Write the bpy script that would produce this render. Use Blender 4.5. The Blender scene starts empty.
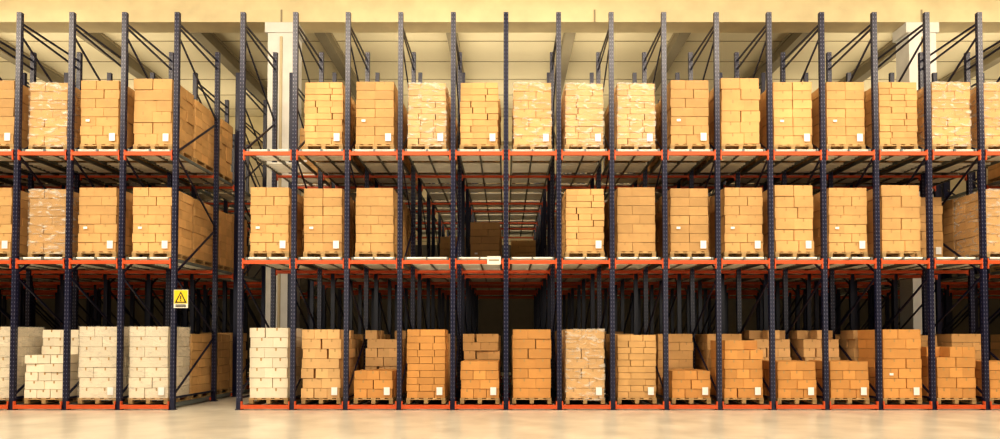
import bpy, math, random
from mathutils import Vector
random.seed(7)
S=bpy.context.scene
# ------------------------------------------------------------ camera maths
F=673.0; PITCH=math.radians(1.55); D=17.0; CH=1.762; VPX=506.0
CY=340-F*math.tan(PITCH)
def Z(py,Y=0.0):
    t=(CY-py)/F; y=D+Y; s=math.sin(PITCH); c=math.cos(PITCH)
    return CH+y*(s+t*c)/(c-t*s)
def X(px,z=0.0,Y=0.0):
    return (px-VPX)*((D+Y)*math.cos(PITCH)+(z-CH)*math.sin(PITCH))/F
cam=bpy.data.cameras.new("camera"); co=bpy.data.objects.new("camera",cam)
S.collection.objects.link(co); S.camera=co
co.location=(0,-D,CH); co.rotation_euler=(math.pi/2+PITCH,0,0)
cam.sensor_width=36; cam.lens=F*36/1000.0
cam.shift_x=-(VPX-500)/1000.0; cam.shift_y=(CY-219.5)/1000.0
cam.clip_end=300
# ------------------------------------------------------------ materials
def mat(name,col,rough=.6,metal=0,var=0.0,vscale=3.0,island=0.0,bump=0.0,bscale=30,spec=None,obj=0.0,vec=None):
    m=bpy.data.materials.new(name); m.use_nodes=True; nt=m.node_tree; N=nt.nodes; L=nt.links
    b=N["Principled BSDF"]; b.inputs["Roughness"].default_value=rough; b.inputs["Metallic"].default_value=metal
    if spec is not None: b.inputs["Specular IOR Level"].default_value=spec
    tc=N.new("ShaderNodeTexCoord")
    rgb=N.new("ShaderNodeRGB"); rgb.outputs[0].default_value=(*col,1); out=rgb.outputs[0]
    def mul(out,facsock,lo,hi):
        mr=N.new("ShaderNodeMapRange"); mr.inputs["To Min"].default_value=lo; mr.inputs["To Max"].default_value=hi
        L.new(facsock,mr.inputs["Value"])
        vm=N.new("ShaderNodeVectorMath"); vm.operation='SCALE'
        L.new(out,vm.inputs[0]); L.new(mr.outputs[0],vm.inputs["Scale"]); return vm.outputs[0]
    if var>0:
        n=N.new("ShaderNodeTexNoise"); n.inputs["Scale"].default_value=vscale; n.inputs["Detail"].default_value=6
        L.new(tc.outputs["Object"],n.inputs["Vector"]); out=mul(out,n.outputs[0],1-var*1.6,1+var*1.6)
    if island>0:
        g=N.new("ShaderNodeNewGeometry"); out=mul(out,g.outputs["Random Per Island"],1-island,1+island)
    if obj>0:
        oi=N.new("ShaderNodeObjectInfo"); out=mul(out,oi.outputs["Random"],1-obj,1+obj)
    L.new(out,b.inputs["Base Color"])
    if bump>0:
        n2=N.new("ShaderNodeTexNoise"); n2.inputs["Scale"].default_value=bscale; n2.inputs["Detail"].default_value=4
        L.new(tc.outputs["Object"],n2.inputs["Vector"])
        bp=N.new("ShaderNodeBump"); bp.inputs["Strength"].default_value=bump; bp.inputs["Distance"].default_value=.02
        L.new(n2.outputs[0],bp.inputs["Height"]); L.new(bp.outputs[0],b.inputs["Normal"])
    return m
M_navy=mat("navy_painted_steel",(.004,.006,.034),.32,.0,var=.15)
M_slot=mat("punched_slot_zinc",(.16,.16,.22),.5,.2)
M_orange=mat("orange_painted_steel",(.60,.10,.025),.45,var=.12)
M_galv=mat("galvanised_roller",(.76,.77,.72),.45,.25,var=.15,vscale=2)
M_rail=mat("galvanised_rail",(.20,.23,.23),.45,.4,var=.15)
M_wood=mat("pallet_wood",(.48,.32,.15),.8,var=.3,vscale=9,island=.2)
def film_mat(name,lo,hi,bs):
    m=bpy.data.materials.new(name); m.use_nodes=True; nt=m.node_tree; N=nt.nodes; L=nt.links
    N.clear(); o=N.new("ShaderNodeOutputMaterial"); tr=N.new("ShaderNodeBsdfTransparent")
    p=N.new("ShaderNodeBsdfPrincipled"); p.inputs["Base Color"].default_value=(.86,.82,.75,1); p.inputs["Roughness"].default_value=.2
    tc=N.new("ShaderNodeTexCoord"); mp=N.new("ShaderNodeMapping"); mp.inputs["Scale"].default_value=(1.8,1.8,5.0)
    mp.inputs["Rotation"].default_value=(0,.35,0)
    n=N.new("ShaderNodeTexNoise"); n.inputs["Scale"].default_value=2.0; n.inputs["Detail"].default_value=5; n.inputs["Distortion"].default_value=1.2
    L.new(tc.outputs["Object"],mp.inputs[0]); L.new(mp.outputs[0],n.inputs["Vector"])
    mr=N.new("ShaderNodeMapRange"); mr.inputs["From Min"].default_value=.50; mr.inputs["From Max"].default_value=.70
    mr.inputs["To Min"].default_value=lo; mr.inputs["To Max"].default_value=hi
    L.new(n.outputs[0],mr.inputs[0])
    bp=N.new("ShaderNodeBump"); bp.inputs["Strength"].default_value=bs; bp.inputs["Distance"].default_value=.05
    L.new(n.outputs[0],bp.inputs["Height"]); L.new(bp.outputs[0],p.inputs["Normal"])
    mx=N.new("ShaderNodeMixShader"); L.new(mr.outputs[0],mx.inputs[0]); L.new(tr.outputs[0],mx.inputs[1]); L.new(p.outputs[0],mx.inputs[2])
    L.new(mx.outputs[0],o.inputs[0]); return m
M_film=film_mat("stretch_film",.04,.62,.8); M_film2=film_mat("stretch_film_tight",.06,.30,.12)
M_tan=mat("carton_tan",(.60,.365,.155),.75,var=.10,vscale=4,island=.12,obj=.18)
M_org=mat("carton_orange_brown",(.63,.315,.10),.72,var=.08,vscale=4,island=.13,obj=.08)
M_sal=mat("carton_salmon",(.66,.42,.20),.72,var=.08,vscale=4,island=.10,obj=.06)
M_pale=mat("carton_pale",(.78,.70,.56),.7,var=.07,vscale=4,island=.10,obj=.06)
M_tape=mat("packing_tape",(.46,.28,.11),.35)
M_label=mat("paper_label",(.88,.88,.88),.6)
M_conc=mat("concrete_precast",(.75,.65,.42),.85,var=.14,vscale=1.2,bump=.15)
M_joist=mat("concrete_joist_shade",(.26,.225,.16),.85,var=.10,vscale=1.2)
M_ceil=mat("ceiling_panel",(.76,.68,.49),.8,var=.05,vscale=.7)
M_join=mat("panel_joint",(.34,.29,.20),.8)
M_wall=mat("wall_panel",(.62,.53,.36),.8,var=.08,vscale=.8)
M_wallshade=mat("wall_lower_shade",(.09,.08,.07),.8,var=.1)  # dark lower wall strip: rack-interior shade put into the colour
M_floor=mat("floor_concrete",(.65,.61,.53),.28,var=.26,vscale=1.1,bump=.05,bscale=12)
M_colw=mat("column_concrete",(.78,.78,.76),.85,var=.10,vscale=2,bump=.15)
M_yel=mat("sign_yellow",(.85,.60,.02),.5)
M_blk=mat("sign_black",(.01,.01,.01),.5)
M_wht=mat("sign_white",(.82,.80,.72),.5)
# ------------------------------------------------------------ mesh builder
class MB:
    def __init__(s): s.v=[];s.f=[];s.m=[];s.mats=[]
    def mi(s,m):
        if m not in s.mats: s.mats.append(m)
        return s.mats.index(m)
    def box(s,x0,x1,y0,y1,z0,z1,m,rot=0.0):
        k=len(s.v); cx=(x0+x1)/2; cy=(y0+y1)/2; c=math.cos(rot); n=math.sin(rot)
        for z in (z0,z1):
            for (x,y) in ((x0,y0),(x1,y0),(x1,y1),(x0,y1)):
                dx=x-cx;dy=y-cy
                s.v.append((cx+dx*c-dy*n,cy+dx*n+dy*c,z))
        for q in ((3,2,1,0),(4,5,6,7),(0,1,5,4),(1,2,6,5),(2,3,7,6),(3,0,4,7)):
            s.f.append(tuple(k+i for i in q)); s.m.append(s.mi(m))
    def quad(s,pts,m):
        k=len(s.v); s.v+= [tuple(p) for p in pts]; s.f.append(tuple(range(k,k+len(pts)))); s.m.append(s.mi(m))
    def bar(s,p,q,w,h,m):
        p=Vector(p);q=Vector(q);d=(q-p).normalized()
        a=Vector((1,0,0)) if abs(d.x)<.9 else Vector((0,0,1))
        b=d.cross(a).normalized(); a=b.cross(d).normalized()
        k=len(s.v)
        for e in (p,q):
            for (i,j) in ((-1,-1),(1,-1),(1,1),(-1,1)):
                s.v.append(tuple(e+a*(i*w/2)+b*(j*h/2)))
        for f in ((0,1,2,3),(7,6,5,4),(0,4,5,1),(1,5,6,2),(2,6,7,3),(3,7,4,0)):
            s.f.append(tuple(k+i for i in f)); s.m.append(s.mi(m))
    def cylx(s,x0,x1,y,z,r,m,n=8):
        k=len(s.v)
        for x in (x0,x1):
            for i in range(n):
                a=2*math.pi*i/n; s.v.append((x,y+r*math.cos(a),z+r*math.sin(a)))
        for i in range(n):
            j=(i+1)%n; s.f.append((k+i,k+j,k+n+j,k+n+i)); s.m.append(s.mi(m))
        s.f.append(tuple(k+n-1-i for i in range(n))); s.m.append(s.mi(m))
        s.f.append(tuple(k+n+i for i in range(n))); s.m.append(s.mi(m))
    def mesh(s,name):
        me=bpy.data.meshes.new(name); me.from_pydata(s.v,[],s.f)
        for m in s.mats: me.materials.append(m)
        me.polygons.foreach_set("material_index",s.m); me.update(); return me
    def obj(s,name,loc=(0,0,0)):
        o=bpy.data.objects.new(name,s.mesh(name)); o.location=loc; S.collection.objects.link(o); return o
# ------------------------------------------------------------ room
XL,XR,YF,YB,CZ=-29,29,-30,20,13.9
def plain(name,b,m):
    q=MB(); q.box(*b,m); return q.obj(name)
plain("floor",(XL,XR,YF,YB,-.2,0),M_floor)
w=MB(); w.box(XL,XR,YB,YB+.3,0,CZ,M_wall); w.box(XL,XR,YB-.03,YB-.001,0,7.0,M_wallshade)
for i in range(6,12): w.box(XL,XR,YB-.02,YB,i*1.2-.02,i*1.2+.02,M_join)
w.obj("wall_back")
plain("wall_left",(XL-.3,XL,YF,YB,0,CZ),M_wall)
plain("wall_right",(XR,XR+.3,YF,YB,0,CZ),M_wall)
c=MB(); c.box(XL,XR,YF,YB,CZ,CZ+.3,M_ceil)
for i in range(12):
    y=-4+i*2.0
    c.box(XL,XR,y,y+.04,CZ-.02,CZ,M_join)
c.obj("ceiling")
BY=5.9; BZ=Z(22,BY-.4); GT=CZ-.025; XA,XB=XL+.01,XR-.01
g=MB(); g.box(XA,XB,BY-.4,BY+.4,BZ,BZ+.42,M_conc)
g.box(XA,XB,BY-.28,BY+.28,BZ+.42,GT,M_conc)
for xx in (-18,-7.6,3,14.07,24): g.box(xx-.03,xx+.03,BY-.415,BY-.401,BZ,BZ+.42,M_join)
g.obj("concrete_girder")
g=MB(); g.box(XA,XB,YB-.8,YB-.05,BZ,GT,M_conc); g.obj("concrete_girder")
for px in (-170,-50,68,188,315,450,572,690,815,935,1060,1180):
    jx=X(px,CZ-.5,BY+1.5)
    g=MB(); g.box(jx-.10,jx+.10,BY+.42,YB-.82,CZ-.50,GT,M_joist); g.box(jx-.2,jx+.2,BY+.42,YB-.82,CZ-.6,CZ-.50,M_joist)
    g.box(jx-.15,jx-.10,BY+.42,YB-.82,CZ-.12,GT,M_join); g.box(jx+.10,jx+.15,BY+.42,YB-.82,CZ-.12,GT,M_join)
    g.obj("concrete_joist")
for cx in (-7.6,14.1):
    g=MB(); g.box(cx-.46,cx+.46,BY-.38,BY+.38,0,BZ-.36,M_colw)
    g.box(cx-.56,cx+.56,BY-.40,BY+.40,BZ-.35,BZ-.005,M_colw)
    g.box(cx-.04,cx+.04,BY-.44,BY-.385,0,BZ-.5,M_wall)
    g.obj("concrete_column")
# ------------------------------------------------------------ racks
BAY=1.347; TOP=Z(12); L3=Z(153.5); L2=Z(262)
YS=[0,2.4,3.9,6.3,7.8,10.2,11.7,14.1]
PW=.122
def rack(x0,n):
    r=MB(); xs=[x0+BAY*i for i in range(n+1)]
    for x in xs:
        for yi,y in enumerate(YS):
            h=PW/2
            r.box(x-h,x+h,y,y+.012,.02,TOP,M_navy)
            r.box(x-h,x-h+.012,y+.012,y+.10,.02,TOP,M_navy)
            r.box(x+h-.012,x+h,y+.012,y+.10,.02,TOP,M_navy)
            r.box(x-h-.02,x+h+.02,y-.03,y+.13,0,.02,M_navy)
            if yi<2:
                z=.3
                while z<TOP-.05:
                    for dx in (-.034,.034):
                        r.quad([(x+dx-.009,y-.002,z),(x+dx+.009,y-.002,z),(x+dx+.009,y-.002,z+.036),(x+dx-.009,y-.002,z+.036)],M_slot)
                    for sx in (-1,1):
                        xx=x+sx*(h+.002)
                        r.quad([(xx,y+.04,z),(xx,y+.06,z),(xx,y+.06,z+.036),(xx,y+.04,z+.036)],M_slot)
                    z+=.10
        for a in range(0,len(YS)-1,2):
            ya,yb=YS[a]+.06,YS[a+1]+.04
            z=.35; up=True
            r.bar((x,ya,.3),(x,yb,.3),.03,.05,M_navy)
            while z+1.55<TOP-.2:
                p,q=((x,ya,z),(x,yb,z+1.5)) if up else ((x,yb,z),(x,ya,z+1.5))
                r.bar(p,q,.03,.05,M_navy); z+=1.55; up=not up
            r.bar((x,ya,TOP-.25),(x,yb,TOP-.25),.03,.05,M_navy)
            r.bar((x,ya,TOP-.35),(x,yb,z),.03,.05,M_navy)
    for i in range(n):
        a,b=xs[i]+PW/2,xs[i+1]-PW/2
        for lv in (L2,L3):
            for yi,y in enumerate(YS):
                yy=y-.03 if yi%2==0 else y+.06
                lo=.05 if yi==0 or lv==L2 else .02
                r.box(a,b,yy,yy+.05,lv-lo,lv+.045,M_orange)
                for e in (a,b-.03): r.box(e,e+.03,yy-.006,yy+.06,lv-(.17 if yi==0 else .10),lv+.09,M_orange)
            for xr in (a+.06,(a+b)/2-.02,b-.10):
                r.box(xr,xr+.04,.03,YS[-1],lv+.05,lv+.13,M_rail)
            y=.12; k=0
            while y<YS[-1]:
                r.cylx(a+.10,b-.10,y,lv+.105,.036,M_galv,8); k+=1
                y+=.17 if k%6 else .42
        r.box(a,b,-.03,.03,.03,.13,M_orange)
        for e in (a,b-.03): r.box(e,e+.03,-.036,.04,.02,.22,M_orange)
        for y in YS[1:]: r.box(a,b,y+.03,y+.08,.03,.12,M_orange)
        for xr in (a+.06,b-.10): r.box(xr,xr+.04,.03,YS[-1],.03,.14,M_rail)
    return r.obj("pallet_rack")
RX=-5*BAY; LX=-8.42; NL=12
rack(LX-NL*BAY,NL); rack(RX,15); rack(14.95,7)
# ------------------------------------------------------------ loaded pallets
def pallet(b):
    for x in (-.5,-.29,-.06,.17,.38): b.box(x,x+.12,-.6,.6,.122,.144,M_wood)
    for y in (-.6,-.05,.5): b.box(-.5,.5,y,y+.1,.1,.122,M_wood)
    for x in (-.5,-.05,.4):
        for y in (-.6,-.05,.5): b.box(x,x+.1,y,y+.1,.022,.1,M_wood)
        b.box(x,x+.1,-.6,.6,0,.022,M_wood)
def layer(b,z,h,cuts,ny,m,y0=-.6,y1=.6,skip=0,tape=True,jit=.012,g=.005):
    if isinstance(cuts,int): cuts=[i/cuts for i in range(cuts+1)]
    Dp=(y1-y0)/ny; nx=len(cuts)-1
    for i in range(nx):
        for j in range(ny):
            if skip and random.random()<skip: continue
            if 0<i<nx-1 and 0<j<ny-1: continue
            x0=-.49+cuts[i]*.98; x1=-.49+cuts[i+1]*.98; yy=y0+j*Dp
            jx=random.uniform(-jit,jit); jy=random.uniform(-jit,jit); hh=h-.009
            b.box(x0+g+jx,x1-g+jx,yy+g+jy,yy+Dp-g+jy,z,z+hh,m,random.uniform(-.012,.012))
            if tape and j==0:
                cx=(x0+x1)/2+jx; yf=yy+g+jy-.005
                b.quad([(cx-.018,yf,z+hh*.7),(cx+.018,yf,z+hh*.7),(cx+.018,yf,z+hh),(cx-.018,yf,z+hh)],M_tape)
def filmshell(b,z0,z1,fm):
    e=.507; f=.614
    P=[(-e,-f),(0,-f-.006),(e,-f),(e,0),(e,f),(-e,f),(-e,0)]
    nz=4
    for k in range(nz):
        a=z0+(z1-z0)*k/nz; c=z0+(z1-z0)*(k+1)/nz
        for i in range(len(P)):
            p=P[i];q=P[(i+1)%len(P)]
            b.quad([(p[0],p[1],a),(q[0],q[1],a),(q[0],q[1],c),(p[0],p[1],c)],fm)
PA=[0,.6,1]; PB=[0,.4,1]
def stack(kind,H,m,film=False,label=True):
    b=MB(); pallet(b); z=.146
    if kind=='std':
        n=7; h=(H-z)/n
        for k in range(n): layer(b,z+k*h,h,PA if k%2 else PB,3 if k%2 else 2,m)
    elif kind=='big':
        n=6; h=(H-z)/n
        for k in range(n): layer(b,z+k*h,h,2 if k%3 else PA,3 if k%2 else 2,m,jit=.02)
    elif kind=='small':
        n=10; h=(H-z)/n
        for k in range(n): layer(b,z+k*h,h,3 if k%2 else [0,.28,.72,1],4,m,tape=False)
    elif kind=='column':
        n=7; h=(H-z)/n
        for k in range(n): layer(b,z+k*h,h,2,3,m,jit=.008)
    elif kind=='ragged':
        n=7; h=(H-z)/n
        for k in range(n): layer(b,z+k*h,h,2 if k%2 else 3,3,m,skip=.35 if k==n-1 else 0,jit=.03)
    elif kind=='low':
        n=max(2,round((H-z)/.24)); h=(H-z)/n
        for k in range(n): layer(b,z+k*h,h,2 if k%2 else 3,3,m,skip=.12 if k==n-1 else 0,jit=.015)
    elif kind=='step':
        n=8; h=(H-z)/n
        for k in range(n):
            layer(b,z+k*h,h,2 if k%2 else 3,2 if k<5 else 1,m,y0=-.6 if k<5 else .0,y1=.6,jit=.02)
    if film: filmshell(b,.08,H+.01,M_film2 if m is M_pale else M_film)
    if label: b.quad([(.27,-.625,.22),(.42,-.625,.22),(.42,-.625,.42),(.27,-.625,.42)],M_label)
    if label and not film and kind in('std','column'): b.quad([(-.34,-.626,.72),(-.24,-.626,.72),(-.24,-.626,.78),(-.34,-.626,.78)],M_label)
    return b.mesh("loaded_pallet")
cache={}
T={'tan':('std',1.80,M_tan,False),'tanc':('column',1.78,M_tan,False),'tans':('small',1.76,M_tan,False),
   'tanf':('std',1.76,M_tan,True),'smf':('small',1.74,M_sal,True),'tanb':('big',1.86,M_tan,False),
   'org':('std',1.90,M_org,False),'orgs':('small',1.90,M_org,False),'orgstep':('step',1.92,M_org,False),
   'sal':('ragged',1.90,M_sal,False),'salf':('std',1.90,M_sal,True),'white':('std',1.94,M_pale,False),'whitef':('std',1.97,M_pale,True),
   'whitestep':('step',1.90,M_pale,False),'low3':('low',.84,M_org,False),'low4':('low',1.08,M_org,False),
   'low5':('low',1.45,M_org,False),'low6':('low',1.62,M_org,False),'rag':('ragged',1.80,M_tan,False)}
def V(key,seed):
    k=(key,seed)
    if k in cache: return cache[k]
    random.seed(sum(map(ord,key))+seed*17)
    cache[k]=stack(*T[key],label=seed%3!=1); return cache[k]
def place(key,x,y,lv,seed=None,rnd=random.Random(3)):
    me=V(key,seed if seed is not None else rnd.randint(0,2))
    o=bpy.data.objects.new("loaded_pallet",me); S.collection.objects.link(o)
    z={1:.141,2:L2+.144,3:L3+.144}[lv]
    o.location=(x+rnd.uniform(-.03,.03),y+.6+rnd.uniform(-.03,.05),z); o.rotation_euler=(0,0,rnd.uniform(-.012,.012)); return o
def bx(i): return RX+BAY*(i-.5)
def lx(i): return LX-BAY*(i-.5)
R=random.Random(11); Y0=.16; P=1.32
mix=['tan','tanc','tans','tanb','rag','tan']
t3={2:'tans',3:'tanc',4:'smf',5:'tans',6:'tanf',7:'smf',8:'smf',9:'tan',10:'tanb',11:'tanc',12:'tanc',13:'tans',14:'tanf',15:'tanf'}
t2={1:'tan',2:'tanc',3:'tan',7:'tans',8:'tan',9:'tanc',10:'tan',11:'tanb',12:'tan',13:'tanb',15:'tanf'}
t1={1:'white',2:'sal',3:'low3',4:'orgs',5:'low4',6:'org',7:'salf',8:'tans',9:'low3',10:'low6',11:'low4',12:'low4',13:'org',14:'low5',15:'low4'}
for i in range(1,16):
    if i in t3: place(t3[i],bx(i),Y0,3)
    for r in range(1,R.choice((2,3,4))):
        if i>1: place(R.choice(mix),bx(i),Y0+r*P,3)
    if i in t2:
        place(t2[i],bx(i),Y0,2)
        for r in range(1,R.choice((3,4,5))): place(R.choice(mix),bx(i),Y0+r*P,2)
    place(t1[i],bx(i),Y0,1)
    for r in range(1,R.choice((3,4,5))): place(R.choice(('sal','tan','tans','rag')),bx(i),Y0+r*P+(.15 if i in(3,5,9,10,11,12,14,15) else 0),1)
place('tan',bx(1)+.05,Y0+3.9,3)
place('tan',bx(5),Y0+5.1,2); place('tan',bx(4),Y0+8.2,2); place('tan',bx(6),Y0+9.2,2); place('tan',bx(14),Y0+1.2,2)
place('tan',bx(5),Y0+6.5,2)
a3=['tanb','tan','tanf','tan']; a2=['tan','tan','tanf','tan']; a1=['whitef','whitef','whitestep','whitef']
for i in range(1,NL+1):
    k=i-1
    place(a3[k] if k<4 else 'tan',lx(i),Y0,3); place(a2[k] if k<4 else 'tan',lx(i),Y0,2); place(a1[k] if k<4 else 'tan',lx(i),Y0,1)
    for r in range(1,4):
        if r<3: place(R.choice(mix),lx(i),Y0+r*P,3)
        place(R.choice(mix),lx(i),Y0+r*P,2)
        place(R.choice(mix),lx(i),Y0+r*P,1)
for i in range(7):
    for lv in (1,2,3):
        for r in range(3): place(R.choice(mix),14.95+BAY*(i+.5),Y0+r*P,lv)
# ------------------------------------------------------------ signs
sg=MB(); sx=X(182,Z(299)); sz=Z(299)
sg.box(sx-.18,sx+.18,-.06,-.045,sz-.23,sz+.23,M_wht)
sg.box(sx-.17,sx+.17,-.064,-.0601,sz-.12,sz+.22,M_yel)
sg.quad([(sx-.15,-.066,sz-.10),(sx+.15,-.066,sz-.10),(sx,-.066,sz+.19)],M_blk)
sg.quad([(sx-.10,-.068,sz-.07),(sx+.10,-.068,sz-.07),(sx,-.068,sz+.135)],M_yel)
sg.box(sx-.014,sx+.014,-.072,-.069,sz-.01,sz+.08,M_blk); sg.box(sx-.014,sx+.014,-.072,-.069,sz-.05,sz-.025,M_blk)
sg.box(sx-.13,sx+.13,-.07,-.065,sz-.20,sz-.18,M_blk); sg.box(sx-.13,sx+.13,-.07,-.065,sz-.165,sz-.145,M_blk)
sg.box(sx-.26,sx-.1,-.044,-.03,sz+.05,sz+.09,M_navy); sg.box(sx-.26,sx-.1,-.044,-.03,sz-.09,sz-.05,M_navy)
sg.obj("warning_sign")
sg=MB(); sx=X(494,L2)
sg.box(sx-.17,sx+.17,-.062,-.05,L2-.07,L2+.14,M_wht); sg.box(sx-.13,sx+.13,-.066,-.063,L2+.02,L2+.06,M_join)
sg.obj("load_capacity_sign")
# ------------------------------------------------------------ lights
def area(name,loc,rot,sx,sy,E,col):
    l=bpy.data.lights.new(name,'AREA'); l.shape='RECTANGLE'; l.size=sx; l.size_y=sy; l.energy=E; l.color=col
    o=bpy.data.objects.new(name,l); o.location=loc; o.rotation_euler=rot; S.collection.objects.link(o)
W=(1,.86,.66)
for x in (-18,-6,6,18):
    area("skylight",(x,-8.5,13.3),(math.radians(36),0,0),8,4,1600,W)
for x in (-18,0,18):
    area("high_bay_lamp",(x,2.5,13.2),(0,0,0),8,1.5,150,W)
    area("ceiling_fill",(x,9,10.6),(math.pi,0,0),12,1.0,260,(1,.86,.61))  # unseen upward fills added to brighten the ceiling, no fixtures there
    area("ceiling_fill",(x,15.5,10.6),(math.pi,0,0),12,1.0,230,(1,.86,.61))
    area("ceiling_fill",(x,1,10.6),(math.pi*.93,0,0),12,.6,110,(1,.82,.55))
for x in (-14,14):
    area("front_fill",(x,-27,5),(math.radians(102),0,0),14,4,750,(1,.9,.75))  # added fill behind the camera for fronts and ceiling, no window there
wd=bpy.data.worlds.new("world"); S.world=wd; wd.use_nodes=True
wd.node_tree.nodes["Background"].inputs[0].default_value=(1,.93,.82,1); wd.node_tree.nodes["Background"].inputs[1].default_value=.25
S.view_settings.view_transform='Standard'
try: S.view_settings.look='Medium High Contrast'
except Exception as e: print(e)
